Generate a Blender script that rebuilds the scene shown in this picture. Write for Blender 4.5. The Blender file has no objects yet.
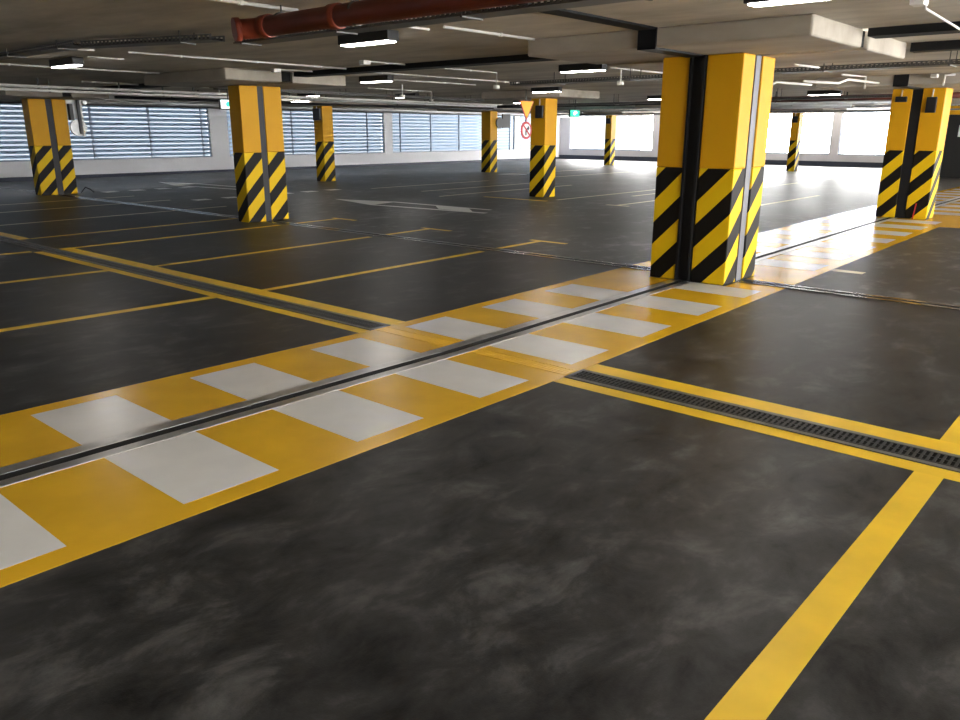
import bpy, bmesh, math, random
from mathutils import Vector, Matrix
random.seed(7)
sc = bpy.context.scene
COL = sc.collection

# ------------------------------------------------------------------ floor profile
XD, XJ, XE = 4.60, 8.86, 16.0          # drain valley, joint ridge, end of the second fall
def zf(x):
    if x < XJ: return 0.00846 * abs(x - 4.486)
    return 0.00846 * (XJ - 4.486) + 0.0079 * (min(x, XE) - XJ)
BREAKS = [4.486, XJ, XE]
SLAB, SOF = 2.68, 2.50                 # slab underside, drop panel underside

# ------------------------------------------------------------------ materials
def new_mat(name):
    m = bpy.data.materials.new(name); m.use_nodes = True
    nt = m.node_tree; b = nt.nodes['Principled BSDF']
    return m, nt, b
def simple(name, col, rough=0.5, metal=0.0, spec=0.4, noise=0.0, nscale=6.0, bump=0.0):
    m, nt, b = new_mat(name)
    b.inputs['Base Color'].default_value = (*col, 1); b.inputs['Roughness'].default_value = rough
    b.inputs['Metallic'].default_value = metal; b.inputs['Specular IOR Level'].default_value = spec
    if noise or bump:
        tc = nt.nodes.new('ShaderNodeTexCoord'); n = nt.nodes.new('ShaderNodeTexNoise')
        n.inputs['Scale'].default_value = nscale; n.inputs['Detail'].default_value = 6
        nt.links.new(tc.outputs['Object'], n.inputs['Vector'])
        if noise:
            r = nt.nodes.new('ShaderNodeValToRGB')
            r.color_ramp.elements[0].position = 0.3; r.color_ramp.elements[1].position = 0.72
            r.color_ramp.elements[0].color = (*[c * (1 - noise) for c in col], 1)
            r.color_ramp.elements[1].color = (*[min(1, c * (1 + noise)) for c in col], 1)
            nt.links.new(n.outputs['Fac'], r.inputs['Fac']); nt.links.new(r.outputs['Color'], b.inputs['Base Color'])
        if bump:
            bp = nt.nodes.new('ShaderNodeBump'); bp.inputs['Strength'].default_value = bump; bp.inputs['Distance'].default_value = 0.01
            nt.links.new(n.outputs['Fac'], bp.inputs['Height']); nt.links.new(bp.outputs['Normal'], b.inputs['Normal'])
    return m
def emit(name, col, st):
    m, nt, b = new_mat(name)
    b.inputs['Base Color'].default_value = (*col, 1)
    b.inputs['Emission Color'].default_value = (*col, 1); b.inputs['Emission Strength'].default_value = st
    return m

def floor_mat():
    m, nt, b = new_mat('dark_floor_coating'); N = nt.nodes; L = nt.links
    tc = N.new('ShaderNodeTexCoord')
    mp = N.new('ShaderNodeMapping'); mp.inputs['Scale'].default_value = (1.0, 1.5, 1); mp.inputs['Rotation'].default_value = (0, 0, 0.3)
    L.new(tc.outputs['Object'], mp.inputs['Vector'])
    n1 = N.new('ShaderNodeTexNoise'); n1.inputs['Scale'].default_value = 2.6; n1.inputs['Detail'].default_value = 9; n1.inputs['Roughness'].default_value = 0.64; n1.inputs['Distortion'].default_value = 0.35
    L.new(mp.outputs['Vector'], n1.inputs['Vector'])
    n2 = N.new('ShaderNodeTexNoise'); n2.inputs['Scale'].default_value = 0.45; n2.inputs['Detail'].default_value = 4
    L.new(tc.outputs['Object'], n2.inputs['Vector'])
    n3 = N.new('ShaderNodeTexNoise'); n3.inputs['Scale'].default_value = 160; n3.inputs['Detail'].default_value = 2
    L.new(tc.outputs['Object'], n3.inputs['Vector'])
    mx = N.new('ShaderNodeMath'); mx.operation = 'MULTIPLY_ADD'; mx.inputs[1].default_value = 0.75
    mul = N.new('ShaderNodeMath'); mul.operation = 'MULTIPLY'; mul.inputs[1].default_value = 0.25
    L.new(n2.outputs['Fac'], mul.inputs[0]); L.new(n1.outputs['Fac'], mx.inputs[0]); L.new(mul.outputs[0], mx.inputs[2])
    r = N.new('ShaderNodeValToRGB'); e = r.color_ramp.elements
    e[0].position = 0.38; e[0].color = (0.008, 0.0084, 0.0084, 1); e[1].position = 0.68; e[1].color = (0.100, 0.096, 0.089, 1)
    k = r.color_ramp.elements.new(0.52); k.color = (0.019, 0.019, 0.0187, 1); k2 = r.color_ramp.elements.new(0.59); k2.color = (0.050, 0.048, 0.0455, 1)
    L.new(mx.outputs[0], r.inputs['Fac'])
    mix = N.new('ShaderNodeMixRGB'); mix.blend_type = 'MULTIPLY'; mix.inputs['Fac'].default_value = 0.35
    L.new(r.outputs['Color'], mix.inputs[1]); L.new(n3.outputs['Color'], mix.inputs[2])
    sat = N.new('ShaderNodeHueSaturation'); sat.inputs['Saturation'].default_value = 0.35; sat.inputs['Value'].default_value = 1.15
    # base colour is a lighter grey beyond the thin joint
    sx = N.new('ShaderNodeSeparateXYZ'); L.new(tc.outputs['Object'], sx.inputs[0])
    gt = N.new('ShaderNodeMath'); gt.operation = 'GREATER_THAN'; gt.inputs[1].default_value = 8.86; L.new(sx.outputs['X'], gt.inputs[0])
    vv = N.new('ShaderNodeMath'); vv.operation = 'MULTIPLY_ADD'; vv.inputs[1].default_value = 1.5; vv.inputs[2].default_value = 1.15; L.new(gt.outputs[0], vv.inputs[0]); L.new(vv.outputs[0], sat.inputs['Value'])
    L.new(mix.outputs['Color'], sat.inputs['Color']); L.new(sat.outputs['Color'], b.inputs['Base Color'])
    rr = N.new('ShaderNodeMapRange'); rr.inputs['From Min'].default_value = 0.3; rr.inputs['From Max'].default_value = 0.7
    rr.inputs['To Min'].default_value = 0.38; rr.inputs['To Max'].default_value = 0.54
    L.new(n1.outputs['Fac'], rr.inputs['Value']); L.new(rr.outputs['Result'], b.inputs['Roughness'])
    sp_ = N.new('ShaderNodeMapRange'); sp_.inputs['From Min'].default_value = 0.36; sp_.inputs['From Max'].default_value = 0.64
    sp_.inputs['To Min'].default_value = 0.22; sp_.inputs['To Max'].default_value = 0.80
    L.new(mx.outputs[0], sp_.inputs['Value']); L.new(sp_.outputs['Result'], b.inputs['Specular IOR Level'])
    bp = N.new('ShaderNodeBump'); bp.inputs['Strength'].default_value = 0.12; bp.inputs['Distance'].default_value = 0.004
    L.new(n3.outputs['Fac'], bp.inputs['Height']); L.new(bp.outputs['Normal'], b.inputs['Normal'])
    return m

def concrete_mat(name, c0, c1):
    m, nt, b = new_mat(name); N = nt.nodes; L = nt.links
    tc = N.new('ShaderNodeTexCoord'); mp = N.new('ShaderNodeMapping'); mp.inputs['Scale'].default_value = (1.0, 0.35, 1)
    L.new(tc.outputs['Object'], mp.inputs['Vector'])
    n = N.new('ShaderNodeTexNoise'); n.inputs['Scale'].default_value = 1.6; n.inputs['Detail'].default_value = 8; n.inputs['Roughness'].default_value = 0.6
    L.new(mp.outputs['Vector'], n.inputs['Vector'])
    r = N.new('ShaderNodeValToRGB'); e = r.color_ramp.elements
    e[0].position = 0.33; e[0].color = (*c0, 1); e[1].position = 0.68; e[1].color = (*c1, 1)
    L.new(n.outputs['Fac'], r.inputs['Fac']); L.new(r.outputs['Color'], b.inputs['Base Color'])
    n2 = N.new('ShaderNodeTexNoise'); n2.inputs['Scale'].default_value = 30; n2.inputs['Detail'].default_value = 4
    L.new(tc.outputs['Object'], n2.inputs['Vector'])
    bp = N.new('ShaderNodeBump'); bp.inputs['Strength'].default_value = 0.15; bp.inputs['Distance'].default_value = 0.01
    L.new(n2.outputs['Fac'], bp.inputs['Height']); L.new(bp.outputs['Normal'], b.inputs['Normal'])
    b.inputs['Roughness'].default_value = 0.8
    return m

def stripe_mat(name, period=0.52, phase=0.28):
    """diagonal hazard stripes painted on the column foot; u runs round the column, v is the height"""
    m, nt, b = new_mat(name); N = nt.nodes; L = nt.links
    uv = N.new('ShaderNodeUVMap'); sep = N.new('ShaderNodeSeparateXYZ'); L.new(uv.outputs['UV'], sep.inputs[0])
    a = N.new('ShaderNodeMath'); a.operation = 'SUBTRACT'; L.new(sep.outputs['Y'], a.inputs[0]); L.new(sep.outputs['X'], a.inputs[1])
    s = N.new('ShaderNodeMath'); s.operation = 'SUBTRACT'; s.inputs[1].default_value = phase; L.new(a.outputs[0], s.inputs[0])
    d = N.new('ShaderNodeMath'); d.operation = 'DIVIDE'; d.inputs[1].default_value = period; L.new(s.outputs[0], d.inputs[0])
    f = N.new('ShaderNodeMath'); f.operation = 'FLOORED_MODULO'; f.inputs[1].default_value = 1.0; L.new(d.outputs[0], f.inputs[0])
    g = N.new('ShaderNodeMath'); g.operation = 'LESS_THAN'; g.inputs[1].default_value = 0.5; L.new(f.outputs[0], g.inputs[0])
    mix = N.new('ShaderNodeMixRGB'); L.new(g.outputs[0], mix.inputs['Fac'])
    mix.inputs[1].default_value = (0.68, 0.44, 0.006, 1); mix.inputs[2].default_value = (0.007, 0.006, 0.005, 1)
    L.new(mix.outputs['Color'], b.inputs['Base Color'])
    b.inputs['Roughness'].default_value = 0.55; b.inputs['Specular IOR Level'].default_value = 0.15
    return m

def grating_mat(): return simple('cast_iron', (0.035, 0.036, 0.036), 0.5, 0.3)

M = dict(
    floor=floor_mat(),
    yellow=simple('yellow_road_paint', (0.78, 0.445, 0.020), 0.25, spec=0.5, noise=0.10, nscale=2.2),
    lineyel=simple('yellow_line_paint', (0.88, 0.56, 0.03), 0.36, noise=0.12, nscale=3),
    farline=simple('pale_line_paint', (0.78, 0.70, 0.46), 0.4, noise=0.15, nscale=3),  # paler yellow for the far lines
    white=simple('white_road_paint', (0.84, 0.825, 0.785), 0.25, spec=0.5, noise=0.07, nscale=2.5),
    slab=concrete_mat('slab_concrete', (0.36, 0.32, 0.255), (0.62, 0.56, 0.46)),
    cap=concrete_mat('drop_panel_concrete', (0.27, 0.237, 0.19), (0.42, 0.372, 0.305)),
    wall=simple('grey_wall_paint', (0.62, 0.62, 0.64), 0.65, noise=0.04, nscale=1.2),
    backwall=simple('cool_grey_wall_paint', (0.50, 0.50, 0.55), 0.6, noise=0.04, nscale=1.2),
    base=simple('dark_skirting_coating', (0.022, 0.028, 0.050), 0.6),
    colyel=simple('golden_column_paint', (0.57, 0.285, 0.005), 0.55, spec=0.2, noise=0.05, nscale=1.5),
    lanewhite=simple('white_lane_paint', (0.85, 0.84, 0.80), 0.4, noise=0.05, nscale=2.5),
    stripe=stripe_mat('hazard_stripe_paint'),
    rubber=simple('black_rubber', (0.010, 0.010, 0.011), 0.55, spec=0.2),
    black=simple('black_plastic', (0.010, 0.010, 0.011), 0.45),
    gap=simple('dark_gap_filler', (0.006, 0.006, 0.006), 0.9),
    greycover=simple('grey_cover_strip', (0.12, 0.12, 0.13), 0.5, 0.1),
    darkcover=simple('dark_grey_cover_strip', (0.045, 0.045, 0.048), 0.55, 0.0, 0.2),
    alu=simple('worn_aluminium', (0.66, 0.65, 0.63), 0.28, 0.85, noise=0.12, nscale=14),
    aludull=simple('dull_aluminium', (0.36, 0.36, 0.35), 0.20, 0.9, noise=0.25, nscale=9),
    iron=grating_mat(),
    steel=simple('grey_edge_steel', (0.21, 0.205, 0.195), 0.45, 0.55, noise=0.2, nscale=10),
    redpipe=simple('red_pipe_paint', (0.19, 0.032, 0.013), 0.45, noise=0.12, nscale=4),
    darkred=simple('dull_red_pipe_paint', (0.11, 0.022, 0.016), 0.5),
    galv=simple('galvanised_steel', (0.10, 0.097, 0.09), 0.5, 0.3),
    galvlight=simple('light_galvanised_steel', (0.45, 0.46, 0.46), 0.45, 0.4),
    conduit=simple('white_conduit_plastic', (0.72, 0.70, 0.65), 0.5),
    housing=simple('black_lamp_housing', (0.014, 0.014, 0.014), 0.5),
    lamp=emit('lit_lamp_diffuser', (1.0, 0.95, 0.89), 34.0),
    louvre=simple('blue_grey_louvre_metal', (0.18, 0.285, 0.43), 0.5, 0.1),
    blade=simple('shaded_louvre_blade', (0.035, 0.05, 0.075), 0.6),  # darker copy of the louvre metal, shade put into its colour
    frame=simple('louvre_frame_metal', (0.15, 0.20, 0.28), 0.5, 0.1),
    backdrop=simple('added_backdrop_grey', (0.030, 0.036, 0.043), 0.9),
    signyel=simple('sign_yellow', (0.85, 0.42, 0.01), 0.4),
    signred=simple('sign_red', (0.42, 0.015, 0.02), 0.4),
    signwhite=simple('sign_white', (0.8, 0.8, 0.8), 0.4),
    signblack=simple('sign_black', (0.01, 0.01, 0.01), 0.4),
    green=emit('lit_green_sign', (0.02, 0.55, 0.33), 1.3),
    greenwhite=emit('lit_white_sign', (0.85, 1.0, 0.95), 1.5),
    mirror=simple('mirror_disc_metal', (0.42, 0.43, 0.42), 0.35, 0.3),
    redplastic=simple('red_plastic', (0.45, 0.02, 0.015), 0.4),
    door=simple('black_door_paint', (0.012, 0.012, 0.012), 0.5),
)

# ------------------------------------------------------------------ mesh builder
class MB:
    def __init__(s): s.bm = bmesh.new()
    def quad8(s, c):
        v = [s.bm.verts.new(p) for p in c]
        for f in ((0,3,2,1),(4,5,6,7),(0,1,5,4),(1,2,6,5),(2,3,7,6),(3,0,4,7)):
            s.bm.faces.new([v[i] for i in f])
    def box(s, x0, x1, y0, y1, z0, z1):
        if x0 > x1: x0, x1 = x1, x0
        if y0 > y1: y0, y1 = y1, y0
        s.quad8([(x0,y0,z0),(x1,y0,z0),(x1,y1,z0),(x0,y1,z0),(x0,y0,z1),(x1,y0,z1),(x1,y1,z1),(x0,y1,z1)]); return s
    def slab(s, x0, x1, y0, y1, lo, hi):
        """thin layer that follows the falls of the floor"""
        if x0 > x1: x0, x1 = x1, x0
        xs = [x0] + [b for b in BREAKS if x0 < b < x1] + [x1]
        for a, b in zip(xs, xs[1:]):
            za, zb = zf(a), zf(b)
            s.quad8([(a,y0,za+lo),(b,y0,zb+lo),(b,y1,zb+lo),(a,y1,za+lo),(a,y0,za+hi),(b,y0,zb+hi),(b,y1,zb+hi),(a,y1,za+hi)])
        return s
    def poly(s, pts, lo, hi):
        n = len(pts)
        area = sum(pts[i][0]*pts[(i+1)%n][1]-pts[(i+1)%n][0]*pts[i][1] for i in range(n))
        if area < 0: pts = pts[::-1]
        b = [s.bm.verts.new((x,y,zf(x)+lo)) for x,y in pts]; t = [s.bm.verts.new((x,y,zf(x)+hi)) for x,y in pts]
        s.bm.faces.new(t); s.bm.faces.new(b[::-1])
        for i in range(n): s.bm.faces.new([b[i], b[(i+1)%n], t[(i+1)%n], t[i]])
        return s
    def cyl(s, p0, p1, r, n=12):
        p0, p1 = Vector(p0), Vector(p1); d = (p1-p0).normalized()
        u = d.orthogonal().normalized(); w = d.cross(u)
        A = [s.bm.verts.new(p0 + r*(math.cos(t)*u+math.sin(t)*w)) for t in [2*math.pi*i/n for i in range(n)]]
        B = [s.bm.verts.new(p1 + r*(math.cos(t)*u+math.sin(t)*w)) for t in [2*math.pi*i/n for i in range(n)]]
        s.bm.faces.new(A[::-1]); s.bm.faces.new(B)
        for i in range(n):
            f = s.bm.faces.new([A[i],A[(i+1)%n],B[(i+1)%n],B[i]]); f.smooth = True
        return s
    def tube(s, pts, r, n=10):
        """round bar through the points, mitred at its bends"""
        pts = [Vector(p) for p in pts]; rings = []
        u = None
        for i, p in enumerate(pts):
            d = ((pts[i]-pts[i-1]).normalized() if i else Vector()) + ((pts[i+1]-pts[i]).normalized() if i < len(pts)-1 else Vector())
            d.normalize()
            u = d.orthogonal().normalized() if u is None else (u - u.dot(d)*d).normalized()
            w = d.cross(u)
            rings.append([s.bm.verts.new(p + r*(math.cos(2*math.pi*k/n)*u+math.sin(2*math.pi*k/n)*w)) for k in range(n)])
        s.bm.faces.new(rings[0][::-1]); s.bm.faces.new(rings[-1])
        for A, B in zip(rings, rings[1:]):
            for i in range(n):
                f = s.bm.faces.new([A[i],A[(i+1)%n],B[(i+1)%n],B[i]]); f.smooth = True
        return s
    def build(s, name, mat, parent=None, off=(0,0,0), bevel=0.0):
        bmesh.ops.recalc_face_normals(s.bm, faces=s.bm.faces[:])
        if any(off): bmesh.ops.translate(s.bm, verts=s.bm.verts[:], vec=(-off[0],-off[1],-off[2]))
        me = bpy.data.meshes.new(name); s.bm.to_mesh(me); s.bm.free()
        o = bpy.data.objects.new(name, me); COL.objects.link(o)
        me.materials.append(mat)
        if parent is not None: o.parent = parent
        if bevel:
            m = o.modifiers.new('bevel', 'BEVEL'); m.width = bevel; m.segments = 2; m.limit_method = 'ANGLE'
        return o
def root(name, label, cat, loc, group=None):
    o = bpy.data.objects.new(name, None); COL.objects.link(o); o.location = loc; o.empty_display_size = 0.2
    o['label'] = label; o['category'] = cat
    if group: o['group'] = group
    return o
def tag(o, label, cat, group=None):
    o['label'] = label; o['category'] = cat
    if group: o['group'] = group
    return o
def place(o, off):           # a mesh thing built in world coordinates, given an origin of its own
    o.location = off; return o
def struct(o): o['kind'] = 'structure'; return o

# ------------------------------------------------------------------ room shell
X0, X1, Y0, Y1 = -14.0, 41.7, -7.0, 29.7
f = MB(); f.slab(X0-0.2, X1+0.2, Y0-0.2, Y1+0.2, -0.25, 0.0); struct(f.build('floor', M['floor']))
GX0, GX1 = 8.76, 8.98                   # expansion gap through slab and drop panels
c = MB(); c.box(X0-0.2, GX0, Y0-0.2, Y1+0.2, SLAB, 3.0).box(GX1, X1+0.2, Y0-0.2, Y1+0.2, SLAB, 3.0); struct(c.build('ceiling', M['slab']))
g = MB(); g.box(GX0-0.03, GX1+0.03, Y0-0.2, 2.58, SLAB-0.075, 3.0).box(GX0-0.03, GX1+0.03, 5.77, 11.85, SLAB-0.075, 3.0).box(GX0-0.03, GX1+0.03, 14.65, 21.35, SLAB-0.075, 3.0).box(GX0-0.03, GX1+0.03, 24.25, Y1, SLAB-0.075, 3.0)
struct(g.build('trim_1', M['gap']))

SILL = 0.70
# louvred wall on the left, its pilasters and sill
w = MB(); w.box(X0, X1+0.2, Y1, Y1+0.2, 0.0, SILL)
PIL = [(-1.6,-0.75), (7.6,8.4), (17.65,18.45), (27.0,27.55), (37.15,37.6)]
for a, b in PIL: w.box(a, b, Y1-0.02, Y1+0.2, SILL, SLAB)
w.box(41.1, X1+0.2, Y1, Y1+0.2, SILL, SLAB)
struct(w.build('wall_left', M['wall']))
b_ = MB(); b_.box(X0, X1, Y1-0.03, Y1, 0.05, 0.19); struct(b_.build('baseboard_left', M['base']))
def louvre(n, a, b):
    fr = MB(); fr.box(a, b, Y1+0.03, Y1+0.09, SILL, SILL+0.05).box(a, b, Y1+0.03, Y1+0.09, SLAB-0.05, SLAB)
    fr.box(a, a+0.05, Y1+0.03, Y1+0.09, SILL, SLAB).box(b-0.05, b, Y1+0.03, Y1+0.09, SILL, SLAB)
    r = struct(fr.build('window_%d' % n, M['frame']))
    sl = MB(); fa = MB(); k = 12; p = (SLAB-SILL-0.1)/k
    for i in range(k):
        z = SILL+0.05+p*(i+0.5)
        sl.quad8([(a+.05,Y1+0.045,z+0.062),(b-.05,Y1+0.045,z+0.062),(b-.05,Y1+0.165,z-0.012),(a+.05,Y1+0.165,z-0.012),
                  (a+.05,Y1+0.045,z+0.074),(b-.05,Y1+0.045,z+0.074),(b-.05,Y1+0.165,z+0.0),(a+.05,Y1+0.165,z+0.0)])
        fa.box(a+.05, b-.05, Y1+0.04, Y1+0.05, z-0.040, z+0.074)
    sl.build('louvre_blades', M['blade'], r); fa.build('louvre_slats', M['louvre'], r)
    m0 = 13.0
    x = m0 + math.ceil((a+0.25-m0)/2.16)*2.16
    while x < b-0.2:
        MB().box(x-0.03, x+0.03, Y1+0.0, Y1+0.06, SILL, SLAB).build('mullion', M['frame'], r); x += 2.16
edges = [X0] + [v for p in PIL for v in p] + [41.1]
for i in range(0, len(edges), 2): louvre(i//2+1, edges[i], edges[i+1])

# window wall at the far end
w = MB(); w.box(X1, X1+0.25, Y0, Y1+0.2, 0.0, 0.66)
WP = [(28.95, Y1), (22.75, 23.25), (13.0, 13.4), (Y0, 8.3)]
for a, b in WP: w.box(X1, X1+0.25, a, b, 0.66, SLAB)
struct(w.build('wall_back', M['backwall']))
b_ = MB(); b_.box(X1-0.04, X1, Y0, Y1, 0.05, 0.33); struct(b_.build('baseboard_back', M['base']))
for n, (a, b) in enumerate(((23.25,28.95),(13.4,22.75),(8.3,13.0))):
    fr = MB(); fr.box(X1+0.05, X1+0.11, a, b, 0.66, 0.71).box(X1+0.05, X1+0.11, a, b, SLAB-0.06, SLAB)
    fr.box(X1+0.05, X1+0.11, a, a+0.05, 0.66, SLAB).box(X1+0.05, X1+0.11, b-0.05, b, 0.66, SLAB)
    struct(fr.build('window_%d' % (7+n), M['frame']))
# wall with wide openings on the right, wall behind the viewer
w = MB(); w.box(X0, X1, Y0-0.2, Y0, 0.0, 0.66)
w.box(X0, 1.0, Y0-0.2, Y0, 0.66, SLAB)  # unseen stretch kept solid to hold daylight off the column fronts
x = 8.6
while x < X1: w.box(x, min(x+0.6, X1), Y0-0.2, Y0, 0.66, SLAB); x += 9.3
struct(w.build('wall_right', M['backwall']))
w = MB(); w.box(X0-0.2, X0, Y0, Y1, 0.0, SLAB); struct(w.build('wall_front', M['wall']))
# plain wall added outside to dim the sky between the louvres
w = MB(); w.box(-14, 60, 34.5, 35, -1.0, 4.2); struct(w.build('added_backdrop', M['backdrop']))

# stair core with the black door at the far right
w = MB(); w.box(34.0, 38.5, 7.1, 7.45, 0.09, SLAB).box(34.0, 38.5, 1.5, 2.2, 0.09, SLAB).box(34.35, 38.5, 2.2, 7.1, 0.09, SLAB).box(34.0, 34.35, 2.2, 7.1, 2.66, SLAB)
struct(w.build('wall_core', M['slab']))
dr = struct(MB().box(34.16, 34.24, 2.2, 7.1, 0.09, 2.34).build('door_1', M['door']))
k = MB().box(33.95, 34.35, 2.2, 7.1, 2.34, 2.66).build('door_lintel', M['colyel'], dr); k['label'] = 'yellow lintel'
MB().box(34.14, 34.16, 5.9, 6.5, 1.56, 1.97).build('door_notice', M['signwhite'], dr)

# drop panels over the columns
def drop(x0, x1, y0, y1, joint=False, GX0=GX0, GX1=GX1):
    m = MB()
    if joint: m.box(x0, GX0, y0, y1, SOF, SLAB).box(GX1, x1, y0, y1, SOF, SLAB)
    else: m.box(x0, x1, y0, y1, SOF, SLAB)
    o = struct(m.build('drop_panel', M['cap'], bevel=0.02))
    if joint: MB().box(GX0, GX1, y0+0.05, y1-0.05, SOF+0.03, SLAB).build('gap_filler', M['gap'], o)
    return o
drop(7.36, 10.38, 2.63, 5.72, True)
drop(7.43, 9.92, 11.90, 14.6, True, 8.52, 8.73)
drop(7.45, 9.92, 21.4, 24.2, True)
drop(16.0, 17.75, 11.45, 13.9)
for (x, y) in ((17.4,4.0),(17.1,21.75),(25.5,12.6),(25.55,21.75),(25.5,4.0),(35.4,22.1),(35.4,12.85),(35.4,4.2)):
    if y == 4.2 and x > 30: continue
    drop(x-1.5, x+1.5, y-1.5, y+1.5)

# ------------------------------------------------------------------ columns
HB = 1.28
def shaft_and_band(R, loc, x0, x1, y0, y1, cx, cy, top=SOF):
    """one concrete post: upper painted shaft and striped foot, in the column's own frame; stripes run round from corner cx, cy"""
    zb = zf((x0+x1)/2)
    S = MB().box(x0, x1, y0, y1, zb+HB, top).build('shaft', M['colyel'], R, loc, bevel=0.012)
    m = MB(); m.box(x0, x1, y0, y1, zb-0.0, zb+HB)
    uvl = m.bm.loops.layers.uv.new('UVMap')
    for fc in m.bm.faces:
        for lp in fc.loops:
            p = lp.vert.co; lp[uvl].uv = ((p.x-cx)-(p.y-cy), p.z-zb)
    m.build('hazard_band', M['stripe'], S, loc, bevel=0.012)
# the big one in the middle: four posts round a crossing of two joints
L0 = (8.83, 4.15, zf(8.83)); R = root('column', 'largest yellow column with striped foot standing on the painted walkway', 'column', L0)
for xa, xb in ((8.42, 8.72), (8.93, 9.27)):
    for ya, yb in ((3.68, 4.09), (4.29, 4.62)):
        shaft_and_band(R, L0, xa, xb, ya, yb, 8.42, 3.68)
k = MB().box(8.45, 9.24, 4.095, 4.285, zf(8.8), SOF).build('joint_cover', M['rubber'], R, L0); k['label'] = 'black vertical joint cover'
MB().box(8.40, 8.45, 4.10, 4.13, zf(8.8), SOF).box(8.40, 8.45, 4.26, 4.285, zf(8.8), SOF).build('edge_profile', M['rubber'], R, L0)
k = MB().box(8.79, 8.925, 3.70, 4.60, zf(8.8), SOF).build('joint_cover', M['greycover'], R, L0); k['label'] = 'grey vertical joint cover'
MB().box(8.725, 8.79, 3.73, 4.57, zf(8.8), SOF).build('gap_filler', M['gap'], R, L0)
# split columns of the joint line
for (lab, x0, xa, xb, x1, y0, y1) in (
        ('split yellow column with striped foot left of centre, pale drop panel above it', 8.47, 8.85, 8.98, 9.37, 13.15, 13.52),
        ('split yellow column at the far left with a round mirror mounted beside it', 8.47, 8.90, 9.06, 9.42, 22.90, 23.30)):
    L0 = ((x0+x1)/2, (y0+y1)/2, zf(8.9)); R = root('column', lab, 'column', L0)
    shaft_and_band(R, L0, x0, xa, y0, y1, x0, y0); shaft_and_band(R, L0, xb, x1, y0, y1, x0, y0)
    k = MB().box(xa, xb, y0+0.015, y1-0.015, zf(8.9), SOF).build('joint_cover', M['darkcover'], R, L0); k['label'] = 'dark grey vertical joint cover'
# column at the right with a joint in its front
L0 = (17.42, 4.02, zf(17.4)); R = root('column', 'split yellow column at the right edge with a black box under its top', 'column', L0)
shaft_and_band(R, L0, 17.15, 17.72, 4.13, 4.48, 17.15, 3.57); shaft_and_band(R, L0, 17.15, 17.72, 3.57, 3.95, 17.15, 3.57)
k = MB().box(17.17, 17.70, 3.95, 4.13, zf(17.4), SOF).build('joint_cover', M['rubber'], R, L0); k['label'] = 'black vertical joint cover'
for lab, x0, x1, y0, y1 in (
        ('square yellow column in the middle distance beside the triangular sign', 16.48, 16.98, 12.20, 12.66),
        ('slim yellow column right of the split column, in front of the louvres', 16.86, 17.30, 21.50, 21.95),
        ('slim yellow column in front of the last louvre panels, black mirror at its right', 25.33, 25.78, 21.50, 21.98),
        ('yellow column between the two bright far windows', 35.15, 35.60, 21.93, 22.28),
        ('distant yellow column seen just right of the largest column', 35.15, 35.60, 12.68, 13.02),
        ('yellow column hidden mostly behind the largest column', 25.3, 25.75, 12.35, 12.80)):
    L0 = ((x0+x1)/2, (y0+y1)/2, zf(x0)); R = root('column', lab, 'column', L0)
    shaft_and_band(R, L0, x0, x1, y0, y1, x0, y0)

# ------------------------------------------------------------------ floor markings
P0 = 1.09; PS = 0.5275
YB0, YB1 = 3.10, 5.195
L0 = (4.5, 4.15, 0)
R = root('walkway_marking', 'broad yellow painted walkway with white cross bars running past the largest column', 'floor marking', L0)
for a, b, c, d in ((-2.6, 8.40, YB0, 4.064), (-2.6, 8.40, 4.321, YB1), (8.40, 8.75, YB0, 3.66), (8.40, 8.75, 4.63, YB1), (8.97, 9.29, YB0, 3.66), (8.97, 9.29, 4.63, YB1),
                   (9.29, 17.13, YB0, 4.064), (9.29, 17.13, 4.321, YB1), (17.13, 17.74, YB0, 3.56), (17.13, 17.74, 4.49, YB1), (17.74, 33.9, YB0, 4.064), (17.74, 33.9, 4.321, YB1)):
    MB().slab(a, b, c, d, 0.0, 0.0008).build('yellow_band', M['yellow'], R, L0)
n = 0
x = P0 - 3*PS
while x < 33:
    a, b = x, x+PS
    if not (8.0 < (a+b)/2 < 9.4 or 16.9 < (a+b)/2 < 18.0):
        MB().slab(a, b, 4.322, 5.055, 0.0008, 0.0016).build('white_bar', M['white'], R, L0)
        MB().slab(a, b, 3.24, 4.063, 0.0008, 0.0016).build('white_bar', M['white'], R, L0)
    x += 2*PS
MB().slab(7.95, 8.40, 3.24, 4.063, 0.0008, 0.0016).build('white_bar', M['white'], R, L0)
for ya, yb in ((3.12, 4.05), (4.34, 5.17)):
    m = MB(); y = ya
    m.slab(4.53, 4.55, ya, yb, 0.0008, 0.003).slab(4.67, 4.69, ya, yb, 0.0008, 0.003)
    while y < yb: m.slab(4.54, 4.68, y, y+0.018, 0.0008, 0.0028); y += 0.034
    k = m.build('covered_grating', M['yellow'], R, L0); k['label'] = 'drain grating painted over in yellow'
# walkway that branches off at the right-hand column
L1 = (16.9, -1.5, zf(16.9))
R = root('walkway_marking', 'yellow and white walkway branching off behind the right hand column towards the dark door', 'floor marking', L1)
MB().slab(16.0, 18.2, Y0, YB0, 0.0, 0.0008).build('yellow_band', M['yellow'], R, L1)
y = 2.6
while y > -6:
    MB().slab(16.15, 18.05, y-0.5, y, 0.0008, 0.0016).build('white_bar', M['white'], R, L1); y -= 1.06

def line(label, x0, x1, y0, y1, mat='lineyel', tee=None, group=None, cat='painted line', name='parking_line'):
    off = ((x0+x1)/2, (y0+y1)/2, zf((x0+x1)/2))
    m = MB(); m.slab(x0, x1, y0, y1, 0.0, 0.0008)
    if tee: m.slab(x1, x1+0.10, tee[0], tee[1], 0.0, 0.0008)
    return place(tag(m.build(name, M[mat], None, off), label, cat, group), off)
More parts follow.
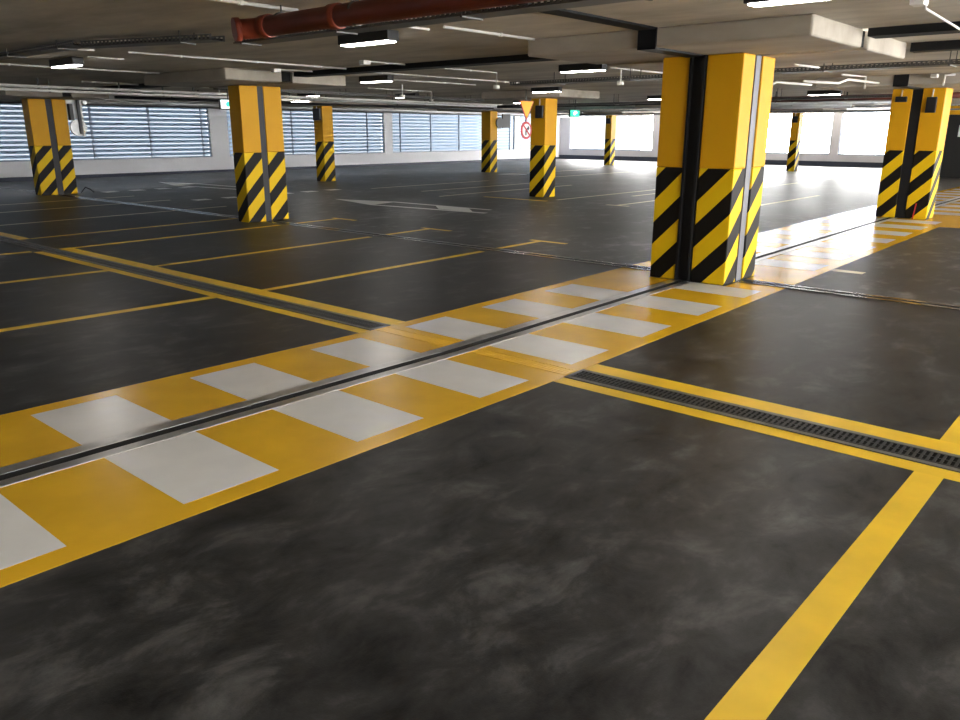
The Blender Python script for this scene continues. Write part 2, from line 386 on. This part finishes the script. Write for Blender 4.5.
# bays this side of the left drain
LW = 0.12
for y, lab in ((7.56,'yellow bay line left of the walkway, nearest on the near side of the left drain'),
               (10.06,'yellow bay line second from the walkway on the near side of the left drain'),
               (12.50,'yellow bay line ending where the near drain edge line stops at the far left')):
    line(lab, -3.0, 4.36, y-LW/2, y+LW/2)
# bays beyond the left drain, up to the tees
for y, xe, lab in ((7.46, 9.98, 'yellow bay line with tee end nearest to the walkway beyond the left drain'),
               (9.90, 9.98, 'yellow bay line with tee end, second from the walkway beyond the left drain'),
               (12.42, 9.98, 'yellow bay line passing in front of the split column left of centre')):
    line(lab, 4.92, 8.62, y-0.055, y+0.055)
    line(lab.replace('bay line with tee end', 'tee mark of the line').replace('the walkway beyond', 'walkway, beyond').replace('bay line passing', 'tee mark of the line').replace('the walkway beyond', 'walkway, beyond'), 9.0, xe, y-0.055, y+0.055, tee=(y-0.5, y+0.2), name='tee_mark')
for y, lab, m in ((14.02, 'pale bay line running up to the left side of the split column', 'lineyel'),
               (16.42, 'thin bay line between the two split columns, nearest of three', 'farline'),
               (18.95, 'thin bay line between the two split columns, middle of three', 'farline'),
               (20.85, 'pale bay line just in front of the far left column', 'farline')):
    line(lab, 4.92, 8.74, y-0.05, y+0.05, mat=m)
    line(('far end of the ' + lab).replace(' running up to', ' at').replace(' between the two split columns,', ' past the columns,'), 8.98, 10.0, y-0.05, y+0.05, mat=m, name='tee_mark')
# lines along the drain
line('yellow line along the near side of the left drain', 4.36, 4.485, YB1, 12.4, name='drain_edge_line')
line('yellow line along the far side of the left drain, up to the third bay', 4.735, 4.92, YB1, 12.5, name='drain_edge_line')
line('short yellow line along the left drain at the left edge', 4.735, 4.92, 14.02, 16.5, name='drain_edge_line')
line('yellow line along the near side of the right drain', 4.355, 4.485, -3.5, YB0, name='drain_edge_line')
line('yellow line along the far side of the right drain', 4.735, 4.92, -3.5, YB0, name='drain_edge_line')
line('broad yellow bay line running from the bottom edge up to the right drain', -1.0, 4.355, 0.638, 0.775, name='parking_line')
line('yellow bay line at the right edge beyond the right drain', 4.92, 8.7, 0.638, 0.775)
line('short pale dash beside the walkway right of the largest column', 10.2, 10.36, 2.72, YB0, mat='farline', name='parking_mark')
# far bays
for (x0, x1, y, lab) in (
        (15.7, 21.0, 17.9, 'pale bay line beyond the arrow, third from the square column'),
        (15.9, 21.0, 16.0, 'pale bay line beyond the arrow, second from the square column'),
        (15.0, 21.0, 14.45, 'pale bay line beyond the arrow, nearest to the square column'),
        (16.1, 23.0, 11.5, 'pale bay line running right from the foot of the square column'),
        (15.8, 21.0, 9.62, 'pale bay line left of the largest column with a short hooked end'),
        (18.4, 24.0, 10.75, 'faint pale line beyond the square column towards the bright windows'),
        (16.5, 22.0, 7.2, 'pale bay line seen right of the largest column, nearest one'),
        (24.0, 31.0, 9.6, 'pale bay line seen right of the largest column, farthest one'),
        (24.5, 31.0, 17.6, 'faint far line in front of the bright windows'),
        (24.5, 31.0, 20.1, 'faint far line between the slim columns')):
    line(lab, x0, x1, y-0.05, y+0.05, mat='farline')
line('pale line along the bay ends at the left foot of the square column', 15.62, 15.74, 11.5, 13.5, mat='lineyel', name='parking_mark')
line('short hooked end mark of the bay line left of the largest column', 15.75, 15.87, 9.3, 9.9, mat='farline', name='parking_mark')
# white dashes of the give-way lines
for i in range(6):
    x = 10.35 + i*0.83*1.0
    o = line('short white give-way dash on the lane beside the split column left of centre', x, x+0.40, 18.25, 18.6, 'lanewhite', group='give-way dashes near the split column', cat='floor marking', name='give_way_dash')
    o['label'] = 'white give-way dash, number %s from the left in the row behind the split column' % ['one','two','three','four','five','six'][i]
for i in range(4):
    x = 10.05 + i*0.78
    o = line('', x, x+0.38, 22.55, 22.95, 'lanewhite', group='give-way dashes near the far left column', cat='floor marking', name='give_way_dash')
    o['label'] = 'white give-way dash, number %s counting right from the far left column' % ['one','two','three','four'][i]
# direction arrows
def arrow(label, dx, dy, full=True):
    off = (12.9+dx, 13.4+dy, zf(12.9+dx))
    R = root('direction_arrow', label, 'floor marking', off)
    sh = lambda pts: [(x+dx, y+dy) for x, y in pts]
    MB().poly(sh([(12.80,16.0),(12.30,14.05),(12.62,14.1),(13.25,14.2)]), 0, .0008).build('arrow_head', M['lanewhite'], R, off)
    MB().poly(sh([(12.30,14.05),(12.44,14.05),(12.72,10.84),(12.58,10.84)]), 0, .0006).build('edge_stripe', M['lanewhite'], R, off)
    MB().poly(sh([(13.12,14.2),(13.25,14.2),(13.27,11.19),(13.15,11.19)]), 0, .0006).build('edge_stripe', M['lanewhite'], R, off)
    if full: MB().poly(sh([(12.66,12.23),(12.66,11.22),(13.2,11.82),(13.2,12.86)]), 0, .0008).build('filled_panel', M['lanewhite'], R, off)
arrow('white painted arrow with a filled panel lying in the lane left of the largest column', 0, 0)
arrow('white painted arrow far away in the lane in front of the louvred wall', 0.4, 9.7, False)
m = MB().poly([(24.5,20.4),(25.6,20.5),(25.0,19.3),(24.4,19.4)], 0, .0008)
off = (25, 20, zf(25)); place(tag(m.build('arrow_fragment', M['lanewhite'], None, off), 'small white painted mark beside the foot of the column near the last louvres', 'floor marking'), off)

# ------------------------------------------------------------------ expansion joints and drains
off = (5, 4.19, 0)
R = root('expansion_joint', 'silver expansion joint with black seal running down the middle of the walkway', 'expansion joint', off)
for a, b in ((-2.6, 8.40), (9.28, 17.14), (17.73, 33)):
    MB().slab(a, b, 4.225, 4.32, 0.0, 0.004).build('metal_rail', M['alu'], R, off)
    MB().slab(a, b, 4.065, 4.145, 0.0, 0.004).build('metal_rail', M['alu'], R, off)
    MB().slab(a, b, 4.145, 4.225, 0.0, 0.001).build('rubber_seal', M['gap'], R, off)
off = (8.86, 12, zf(8.86))
R = root('expansion_joint', 'thin dull expansion joint crossing the floor through the row of split columns', 'expansion joint', off)
for a, b in ((-5.0, 3.66), (4.63, 13.13), (13.54, 22.88), (23.32, 29.4)):
    for x in (8.755, 8.895):
        MB().slab(x, x+0.065, a, b, 0.0, 0.005).build('metal_rail', M['aludull'], R, off)
    MB().slab(8.82, 8.895, a, b, 0.0, 0.003).build('rubber_seal', M['gap'], R, off)
def drain(label, y0, y1):
    off = (4.61, (y0+y1)/2, zf(4.61))
    R = root('drain_channel', label, 'drain', off)
    MB().slab(4.49, 4.53, y0, y1, 0, .006).slab(4.69, 4.73, y0, y1, 0, .006).slab(4.49, 4.73, y0, y0+.03, 0, .006).slab(4.49, 4.73, y1-.03, y1, 0, .006).build('frame', M['steel'], R, off)
    MB().slab(4.53, 4.69, y0+.03, y1-.03, 0, .001).build('channel', M['gap'], R, off)
    gr = MB(); y = y0+.04
    while y < y1-.06:
        gr.slab(4.535, 4.685, y, y+.014, .001, .008); y += .034
    gr.slab(4.53, 4.545, y0+.03, y1-.03, .001, .008).slab(4.675, 4.69, y0+.03, y1-.03, .001, .008)
    gr.slab(4.605, 4.615, y0+.03, y1-.03, .001, .007)
    gr.build('grating', M['iron'], R, off)
drain('slotted iron drain in the floor right of the walkway', -3.4, YB0-0.002)
drain('slotted iron drain in the floor left of the walkway', YB1+0.002, 20.5)

# ------------------------------------------------------------------ lamps
def lamp(x, y, label, ln=0.78, z=SLAB):
    off = (x, y, z)
    R = root('ceiling_light', label, 'light', off, 'black batten lights')
    m = MB().box(x-0.08, x+0.08, y-ln/2, y+ln/2, z-0.10, z)
    m.build('housing', M['housing'], R, off, bevel=0.008)
    MB().box(x-0.065, x+0.065, y-ln/2+0.03, y+ln/2-0.03, z-0.112, z-0.10).build('diffuser', M['lamp'], R, off, bevel=0.012)
    return R
LAMPS = [(5.1,12.2,'lit batten light at the upper left above the far left column'),
 (5.84,6.63,'lit batten light hanging just below the red pipe'),
 (5.90,2.2,'lit batten light cut by the top edge above the largest column'),
 (10.3,11.5,'lit batten light right of the pale drop panel of the split column'),
 (10.5,7.1,'lit batten light left of the top of the largest column'),
 (15.5,16.1,'small lit batten light above the middle louvre panels'),
 (15.35,11.35,'small lit batten light just above the square column'),
 (13.4,17.6,'tiny batten light seen just right of the split column drop panel'),
 (15.5,6.9,'far batten light over the lane behind the largest column'),
 (20.6,16.1,'far batten light above the slim columns'),
 (20.6,11.3,'far batten light right of the square column'),
 (15.5,20.8,'far batten light in front of the louvres, above the middle pilaster'),
 (20.6,6.9,'far batten light left of the right hand column'),
 (26.0,16.1,'very far batten light in front of the bright windows, left one'),
 (26.0,9.0,'very far batten light in front of the bright windows, right one'),
 (0.7,2.2,'batten light above the viewer at the right'),(0.7,7.0,'batten light above the viewer at the left')]
for a in LAMPS: lamp(*a)

# ------------------------------------------------------------------ services under the ceiling
def pipe(name, label, cat, pts, r, mat, clips=(), group=None, n=12, couplings=()):
    off = tuple(pts[0]); R = root(name, label, cat, off, group)
    MB().tube(pts, r, n).build('pipe', M[mat], R, off)
    for (p, d) in couplings:
        p, d = Vector(p), Vector(d).normalized(); MB().cyl(p-d*0.05, p+d*0.05, r*1.16, 16).build('coupling', M[mat], R, off)
    for p in clips:
        MB().box(p[0]-0.012, p[0]+0.012, p[1]-0.012, p[1]+0.012, p[2], SLAB).box(p[0]-0.018, p[0]+0.018, p[1]-0.018, p[1]+0.018, p[2]-r-0.006, p[2]+r+0.006).build('hanger', M['galv'], R, off)
    return R
# big red pipe
RX = 4.13
off = (RX, 6.1, 2.53)
R = root('red_pipe', 'thick red pipe hanging under the ceiling at the top of the picture', 'pipe', off)
PR = 0.080
MB().tube([(RX+0.09, -4, 2.565), (RX, 5.96, 2.532)], PR, 24).build('pipe', M['redpipe'], R, off)
MB().tube([(RX, 5.90, 2.532), (RX, 6.00, 2.53), (RX-0.02, 6.08, 2.525), (RX-0.07, 6.14, 2.52), (RX-0.13, 6.17, 2.515)], PR, 24).build('elbow', M['redpipe'], R, off)
for y in (5.93, 5.05, 2.6):
    MB().cyl((RX+.03*(6.1-y)/3.4, y-0.05, 2.565-.033*(y+4)/10), (RX+.03*(6.1-y)/3.4, y+0.05, 2.565-.033*(y+4)/10), PR*1.14, 24).build('coupling', M['redpipe'], R, off)
for y in (5.75, 4.82, 1.6):
    MB().cyl((RX+.02, y-.015, 2.54), (RX+.02, y+.015, 2.54), PR*1.1, 24).cyl((RX+.02, y, 2.60), (RX+.02, y, SLAB), 0.006, 8).build('hanger', M['galv'], R, off)
MB().cyl((RX-0.11, 6.16, 2.517), (RX-0.155, 6.177, 2.512), PR*1.16, 24).build('coupling', M['redpipe'], R, off)
# cable trays with slotted sides
def tray(label, p0, p1, z, wd=0.22, h=0.06, mat='galv', pitch=0.055):
    p0, p1 = Vector((*p0, z)), Vector((*p1, z)); d = (p1-p0); ln = d.length; ang = math.atan2(d.y, d.x)
    R = root('cable_tray', label, 'cable tray', p0); R.rotation_euler = (0, 0, ang)
    m = MB().box(0, ln, -wd/2, wd/2, 0, 0.004); m.build('tray_floor', M['galv'], R)
    for sgn in (-1, 1):
        y = sgn*wd/2
        m = MB().box(0, ln, y-0.003, y+0.003, 0, 0.014).box(0, ln, y-0.003, y+0.003, h-0.014, h)
        k = int(ln/pitch)
        for i in range(k+1): m.box(i*pitch, min(ln, i*pitch+pitch*0.45), y-0.003, y+0.003, 0.014, h-0.014)
        m.build('slotted_side', M[mat], R)
    m = MB()
    for j in range(4): m.tube([(0.0, -wd/2+0.04+j*0.05, 0.016), (ln, -wd/2+0.04+j*0.05, 0.016)], 0.011, 8)
    m.build('cables', M['rubber'], R)
    i = 0.4
    while i < ln:
        m = MB().box(i-0.012, i+0.012, -wd/2-0.01, wd/2+0.01, -0.012, 0).box(i-0.006, i+0.006, -wd/2-0.012, -wd/2-0.004, -0.012, SLAB-z).box(i-0.006, i+0.006, wd/2+0.004, wd/2+0.012, -0.012, SLAB-z); i += 1.5
        m.build('hanger', M['galv'], R)
tray('slotted cable tray running alongside the red pipe', (4.95, -3.5), (4.95, 7.55), 2.555, 0.22, 0.085)
tray('slotted cable tray at the upper left, ending beyond the red pipe', (4.70, 7.6), (4.15, 9.3), 2.575, 0.2)
tray('dull cable tray across the upper left corner under the ceiling', (4.15, 9.45), (4.15, 16.0), 2.60, 0.2, 0.05)
tray('slotted cable tray behind the largest column running right to the edge', (11.6, 0.5), (11.75, 9.4), 2.50, 0.3, 0.06, 'galv')
tray('far cable tray above the square column', (18.9, 4.0), (19.4, 15.5), 2.42, 0.2, 0.05, 'galv')
tray('far cable tray in front of the bright windows', (31.0, 6.0), (31.0, 24.3), 2.56, 0.3, 0.05, 'galvlight', 0.12)

# white conduits with clips and boxes
def conduit(label, pts, r=0.012, box=None, sprinkler=None, clip=0.9):
    off = tuple(pts[0]); R = root('ceiling_conduit', label, 'conduit', off)
    MB().tube(pts, r, 8).build('tube', M['conduit'], R, off)
    p, q = Vector(pts[0]), Vector(pts[1]); n = int((q-p).length/clip)
    for i in range(n):
        c = p.lerp(q, (i+0.6)/n); MB().box(c.x-0.014, c.x+0.014, c.y-0.02, c.y+0.02, c.z-r-0.004, SLAB).build('clip', M['conduit'], R, off)
    if box: MB().box(box[0]-0.07, box[0]+0.07, box[1]-0.05, box[1]+0.05, box[2]-0.03, box[2]+0.03).build('junction_box', M['conduit'], R, off, bevel=0.008)
    if sprinkler: MB().cyl(sprinkler, (sprinkler[0], sprinkler[1], sprinkler[2]+0.06), 0.055, 14).build('detector', M['conduit'], R, off)
ZC = 2.664
conduit('white conduit on the ceiling running left from the split column drop panel', [(5.15,10.42,ZC),(8.70,10.42,ZC)], 0.014)
conduit('white conduit with a junction box over the pale drop panel', [(8.10,11.4,ZC),(9.5,11.25,ZC)], box=(8.05,11.4,ZC-0.02))
conduit('white conduit right of the red pipe lamp with a box at its left end', [(7.98,9.1,ZC),(8.74,9.1,ZC)], box=(7.95,9.1,ZC-0.02))
conduit('white conduit that turns down to a small detector left of the square column', [(9.2,9.12,ZC),(10.9,9.12,ZC),(10.9,9.12,2.44)], sprinkler=(10.9,9.12,2.40))
conduit('long white conduit above the middle columns ending over the triangular sign', [(9.05,10.7,ZC),(13.4,10.62,ZC)])
conduit('white conduit below the long one, above the middle louvres', [(10.9,11.85,ZC),(13.4,11.8,ZC)])
conduit('white conduit from the slotted tray to the drop panel of the largest column', [(5.9,5.6,ZC),(7.30,5.58,ZC)], 0.014)
conduit('short white conduit piece just right of the red pipe', [(5.45,5.85,ZC),(5.95,5.85,ZC)])
conduit('white conduit meeting the red pipe from the top edge', [(3.0,5.80,ZC),(4.35,5.80,ZC)], 0.015)
conduit('white conduit passing behind the upper left lamp', [(4.3,13.75,ZC),(7.3,13.75,ZC)], 0.013)
conduit('short white conduit stub above the upper left lamp', [(4.45,10.6,ZC),(4.75,10.5,ZC)])
conduit('short pale conduit just right of the upper left lamp', [(5.1,11.5,ZC),(5.6,11.5,ZC)])
conduit('pale conduit above the far left column', [(7.5,17.35,ZC),(8.7,17.35,ZC)], 0.02)
conduit('pale conduit between the far left column and the split column', [(9.0,17.4,ZC),(10.7,17.45,ZC),(10.7,17.45,2.5)])
conduit('white conduit left of the top of the largest column', [(11.2,7.05,ZC),(13.2,6.95,ZC)])
conduit('thin white drop pipe with a detector left of the largest column', [(11.35,6.95,ZC-.02),(11.35,6.95,2.45)], sprinkler=(11.35,6.95,2.41))
conduit('bent white conduit at the upper right corner', [(6.9,1.68,2.665),(7.0,1.68,2.59),(8.9,1.76,2.59)], 0.010, box=(6.95,1.72,2.64))
conduit('white conduit stub right of the largest column top', [(9.5,3.55,2.44),(9.85,3.4,2.42)], 0.012, clip=9)
conduit('crooked white conduit between the largest column and the right hand one', [(13.3,4.8,2.48),(14.2,4.55,2.48),(14.5,4.5,2.55),(16.0,4.4,2.55)], 0.02, clip=9)
conduit('second crooked conduit above the right hand column, lower one', [(12.6,5.6,2.42),(13.4,5.4,2.42),(13.6,5.35,2.5),(14.8,5.2,2.5)], 0.02, clip=9)
conduit('white conduit down the left edge of the right hand drop panel', [(14.0,4.45,2.6),(15.85,4.62,2.66),(15.86,4.62,2.46)], 0.015, clip=9)
conduit('white conduit down the right edge of the right hand drop panel', [(15.84,3.2,2.64),(15.84,3.35,2.64),(15.84,3.36,2.47)], 0.018, box=(15.8,3.5,2.63))
conduit('thin hanging pipe with a detector above the slim column', [(12.0,12.6,ZC-.02),(12.0,12.6,2.42)], sprinkler=(12.0,12.6,2.38))
conduit('far white conduit with a detector above the louvres', [(12.8,14.6,ZC),(14.9,14.6,ZC),(14.9,14.6,2.46)], sprinkler=(14.9,14.6,2.42))

# long pipes
pipe('white_pipe', 'upper white pipe of the pair crossing above the far left column', 'pipe', [(2.0,17.2,2.53),(22.0,17.2,2.53)], 0.03, 'conduit', [(x,17.2,2.53) for x in (6.6,8.2,9.9,12.5,16)])
pipe('white_pipe', 'lower white pipe of the pair crossing above the far left column', 'pipe', [(2.0,17.45,2.47),(13.0,17.45,2.47)], 0.026, 'conduit', [(x,17.45,2.47) for x in (6.9,9.3,11)])
pipe('grey_pipe', 'grey pipe in front of the louvres near the ceiling', 'pipe', [(3,24.6,2.52),(36,24.6,2.52)], 0.06, 'galvlight', [(x,24.6,2.52) for x in (8,13,18,23,28,33)])
pipe('grey_pipe', 'dark pipe along the top of the louvres', 'pipe', [(3,27.2,2.56),(40,27.2,2.56)], 0.07, 'galv', [(x,27.2,2.56) for x in (8,13,18,23,28,33)])
pipe('red_pipe', 'dull red pipe under the ceiling left of the right hand column', 'pipe', [(19.4,2.0,2.45),(19.4,9.5,2.45)], 0.06, 'darkred', [(19.4,y,2.45) for y in (3,6,9)])
pipe('dark_pipe', 'dark pipe crossing above the square column towards the right', 'pipe', [(20.4,3.0,2.47),(20.4,17.0,2.47)], 0.05, 'rubber', [(20.4,y,2.47) for y in (5,8,11,14)])
pipe('grey_pipe', 'silver pipe in front of the bright windows, upper one', 'pipe', [(24.2,5.0,2.50),(24.2,18.7,2.50)], 0.05, 'galvlight', [(24.2,y,2.50) for y in (6,9,12,15,18)])
pipe('grey_pipe', 'silver pipe in front of the bright windows, lower one', 'pipe', [(33.0,5.0,2.50),(33.0,24.3,2.50)], 0.03, 'galv', [(33.0,y,2.50) for y in (8,12,16,20,23)])
pipe('grey_pipe', 'broad silver duct high in front of the far windows', 'pipe', [(28.0,8.5,2.56),(28.0,13.4,2.56)], 0.09, 'galvlight', [(28.0,y,2.56) for y in (9,11,13)])
pipe('dark_pipe', 'thin dark pipe running across the room in front of the middle louvres', 'pipe', [(9.5,20.2,2.50),(30.0,20.2,2.50)], 0.035, 'rubber', [(x,20.2,2.50) for x in (11,15,19,23,27)])
pipe('grey_pipe', 'thin silver pipe just above the tops of the slim columns', 'pipe', [(9.0,18.9,2.55),(24.0,18.9,2.55)], 0.03, 'galvlight', [(x,18.9,2.55) for x in (11,15,19,23)])
pipe('dark_pipe', 'thin dark pipe high in front of the bright windows', 'pipe', [(37.0,5.0,2.58),(37.0,26.0,2.58)], 0.03, 'rubber', [(37.0,y,2.58) for y in (8,12,16,20,24)])
tray('dark cable tray crossing behind the split column towards the square column', (9.5, 15.6), (18.0, 15.6), 2.54, 0.2, 0.06)
# black cover strips that bridge the second joint along the ceiling
off = (6.5, 4.22, 2.66)
R = root('ceiling_cover_strip', 'black cover strip stepping down the drop panel to the largest column', 'cover strip', off)
MB().box(5.15, 7.36, 4.12, 4.32, SLAB-0.018, SLAB).build('slab_strip', M['rubber'], R, off)
MB().box(7.335, 7.36, 4.12, 4.32, SOF-0.018, SLAB).build('face_strip', M['rubber'], R, off)
MB().box(7.335, 8.40, 4.12, 4.32, SOF-0.018, SOF).build('soffit_strip', M['rubber'], R, off)
off = (15.9, 4.04, 2.5)
R = root('ceiling_cover_strip', 'black cover strip on the drop panel above the right hand column', 'cover strip', off)
MB().box(15.875, 15.90, 3.92, 4.16, SOF-0.018, SLAB).build('face_strip', M['rubber'], R, off)
MB().box(15.875, 17.14, 3.95, 4.13, SOF-0.018, SOF).build('soffit_strip', M['rubber'], R, off)
# dark duct behind the largest column's drop panel
off = (10.7, -1, 2.6)
m = MB().box(10.42, 10.62, -4.0, 2.6, 2.585, SLAB)
place(tag(m.build('ceiling_cable_duct', M['rubber'], None, off), 'black cable duct leaving the largest drop panel towards the right edge', 'cable duct'), off)

# ------------------------------------------------------------------ signs and fittings
nrm = Vector((0, -1, 0)); tan = Vector((1, 0, 0))   # sign plane axes
def sp(c, u, v, d): # point on the sign plane: u to the right as seen, v up, d towards the viewer
    return Vector(c) + tan*u + Vector((0,0,v)) + nrm*d
def plate(R, off, name, mat, c, pts, d0, d1):
    m = MB(); n = len(pts)
    A = [m.bm.verts.new(sp(c,u,v,d0)) for u, v in pts]; B = [m.bm.verts.new(sp(c,u,v,d1)) for u, v in pts]
    m.bm.faces.new(A); m.bm.faces.new(B[::-1])
    for i in range(n): m.bm.faces.new([A[i],A[(i+1)%n],B[(i+1)%n],B[i]])
    return m.build(name, mat, R, off)
circ = lambda r, n=28: [(r*math.cos(2*math.pi*i/n), r*math.sin(2*math.pi*i/n)) for i in range(n)]
C1 = (15.90, 12.35, 2.20)
R = root('give_way_sign', 'yellow triangular give-way sign hanging left of the square column', 'sign', C1)
tri = lambda s: [(-s,0.54*s),(s,0.54*s),(0,-1.1*s)]
plate(R, C1, 'sign_plate', M['signred'], (C1[0],C1[1],C1[2]+0.07), tri(0.285), 0, 0.012)
plate(R, C1, 'sign_face', M['signyel'], (C1[0],C1[1],C1[2]+0.08), tri(0.245), 0.012, 0.016)
MB().cyl((C1[0],C1[1]+0.014,C1[2]-0.1),(C1[0],C1[1]+0.014,SLAB),0.014,8).build('hanging_rod', M['galv'], R, C1)
C2 = (15.90, 12.35, 1.735)
R = root('no_turn_sign', 'round red ringed no right turn sign below the yellow triangle', 'sign', C2)
plate(R, C2, 'sign_plate', M['signred'], C2, circ(0.215), 0, 0.012)
plate(R, C2, 'sign_face', M['signwhite'], C2, circ(0.155), 0.012, 0.016)
plate(R, C2, 'arrow_symbol', M['signblack'], C2, [(-0.045,-0.12),(0.0,-0.12),(0.0,-0.01),(0.05,0.03),(0.05,-0.02),(0.12,0.055),(0.05,0.12),(0.05,0.075),(-0.045,0.01)], 0.016, 0.019)
plate(R, C2, 'red_slash', M['signred'], C2, [(-0.135,0.10),(-0.105,0.13),(0.135,-0.10),(0.105,-0.13)], 0.019, 0.022)
MB().cyl((C2[0],C2[1]+0.014,C2[2]-0.1),(C2[0],C2[1]+0.014,C2[2]+0.345),0.012,8).build('hanging_rod', M['galv'], R, C2)

def exit_sign(c, label, w, h, mat):
    R = root('exit_sign', label, 'sign', c)
    plate(R, c, 'sign_body', M['black'], c, [(-w/2-.02,-h/2-.02),(w/2+.02,-h/2-.02),(w/2+.02,h/2+.02),(-w/2-.02,h/2+.02)], -0.05, 0)
    plate(R, c, 'lit_face', M[mat], c, [(-w/2,-h/2),(w/2,-h/2),(w/2,h/2),(-w/2,h/2)], 0, 0.006)
    plate(R, c, 'running_figure', M['greenwhite'] if mat == 'green' else M['green'], c, [(-w*.1,-h*.3),(0,-h*.3),(w*.15,0),(w*.28,h*.05),(w*.2,h*.3),(-w*.05,h*.32),(-w*.2,h*.02)], 0.006, 0.009)
    MB().cyl((c[0],c[1],c[2]+h/2),(c[0],c[1],SLAB),0.010,8).build('hanging_rod', M['galv'], R, c)
exit_sign((9.6, 15.35, 2.24), 'lit white and green escape sign at the left of the split column', 0.34, 0.17, 'greenwhite')
exit_sign((23.8, 16.35, 2.32), 'lit green escape sign in front of the far windows', 0.55, 0.20, 'green')

def black_box(label, x, y0, y1, z0, z1, name='warning_display'):
    off = (x-0.05, (y0+y1)/2, (z0+z1)/2)
    R = root(name, label, 'box', off)
    MB().box(x-0.07, x, y0, y1, z0, z1).build('case', M['black'], R, off, bevel=0.008)
    MB().cyl((x-0.035,(y0+y1)/2,z1),(x-0.035,(y0+y1)/2,SOF-0.02),0.012,8).build('mounting_pipe', M['conduit'], R, off)
black_box('black box mounted near the top of the square column', 16.48, 12.25, 12.47, 2.03, 2.33)
black_box('black box mounted on the right half of the right hand column', 17.15, 3.69, 3.86, 2.06, 2.34)
black_box('small black device mounted on the left half of the right hand column', 17.15, 4.20, 4.40, 2.26, 2.36, 'sensor_box')
black_box('small black box at the top of the column between the bright far windows', 35.15, 21.98, 22.22, 2.10, 2.36, 'sensor_box')
black_box('small black box at the top of the distant column right of the largest one', 35.15, 12.74, 12.96, 2.10, 2.36, 'sensor_box')
black_box('dark box at the top left of the slim column before the louvres', 16.86, 21.55, 21.90, 2.05, 2.42, 'sensor_box')
# mirror group by the far left column
c0 = (9.42+0.22, 22.95, 2.1)
R = root('traffic_mirror', 'round grey mirror on a bracket beside the far left column', 'mirror', c0)
MB().box(9.42, 9.86, 22.98, 23.02, 2.02, 2.56).build('mounting_plate', M['galvlight'], R, c0)
MB().cyl((9.68,22.90,1.78),(9.68,22.96,1.78),0.22,28).build('mirror_disc', M['mirror'], R, c0)
MB().box(9.69,9.75,22.84,22.90,1.62,2.54).build('bracket_bar', M['black'], R, c0)
MB().box(9.76,9.81,22.85,22.90,1.55,2.54).build('bracket_rail', M['conduit'], R, c0)
MB().box(9.47,9.57,22.84,22.97,1.98,2.40).build('black_case', M['black'], R, c0, bevel=0.01)
MB().cyl((9.92,22.9,2.44),(9.92,22.98,2.44),0.06,14).build('lamp_knob', M['signwhite'], R, c0)
c0 = (25.9, 21.3, 2.1)
R = root('traffic_mirror', 'black round mirror beside the slim column near the last louvres', 'mirror', c0)
MB().cyl((25.85,21.42,2.05),(25.85,21.48,2.05),0.22,24).build('mirror_disc', M['black'], R, c0)
MB().box(25.78,26.1,21.52,21.56,2.03,2.09).build('bracket', M['galv'], R, c0)
MB().box(26.12,26.6,21.5,21.56,1.85,2.4).build('back_plate', M['black'], R, c0)
# hook on the floor, red strip on the right column
off = (9.6, 22.9, zf(9.6))
m = MB().tube([(9.52,22.92,zf(9.6)+0.012),(9.62,22.86,zf(9.6)+0.16),(9.72,22.80,zf(9.6)+0.10),(9.80,22.76,zf(9.6)+0.012)], 0.014, 8)
place(tag(m.build('cable_loop', M['rubber'], None, off), 'dark loop of cable on the floor at the foot of the far left column', 'cable'), off)
off = (17.12, 3.82, zf(17.1))
m = MB().tube([(17.12,3.80,zf(17.1)+0.002),(17.135,3.775,zf(17.1)+.30)], 0.012, 8)
place(tag(m.build('red_stick', M['redplastic'], None, off), 'short red stick leaning on the foot of the right hand column', 'stick'), off)

# ------------------------------------------------------------------ daylight
wd = bpy.data.worlds.new('overcast_sky'); sc.world = wd; wd.use_nodes = True
bg = wd.node_tree.nodes['Background']; bg.inputs['Color'].default_value = (1.0, 0.995, 0.985, 1); bg.inputs['Strength'].default_value = 25.0

# ------------------------------------------------------------------ camera
cam = bpy.data.cameras.new('camera'); co = bpy.data.objects.new('camera', cam); COL.objects.link(co)
yaw, pitch, roll = math.radians(41.00875), math.radians(16.16817), math.radians(0.13398)
fw = Vector((math.cos(yaw)*math.cos(pitch), math.sin(yaw)*math.cos(pitch), -math.sin(pitch)))
rt = Vector((math.sin(yaw), -math.cos(yaw), 0)); up = rt.cross(fw)
r2 = math.cos(roll)*rt + math.sin(roll)*up; u2 = -math.sin(roll)*rt + math.cos(roll)*up
mw = Matrix(((r2.x,u2.x,-fw.x,0),(r2.y,u2.y,-fw.y,0),(r2.z,u2.z,-fw.z,1.7),(0,0,0,1)))
co.matrix_world = mw
cam.sensor_width = 36; cam.lens = 787.28/960*36; cam.clip_end = 200
sc.camera = co
sc.view_settings.view_transform = 'Standard'; sc.view_settings.look = 'None'
sc.view_settings.gamma = 1; sc.view_settings.exposure = 0.22; sc.view_settings.use_curve_mapping = False
sc.cycles.use_denoising = True
sc.cycles.max_bounces = 8; sc.cycles.diffuse_bounces = 5; sc.cycles.sample_clamp_indirect = 6
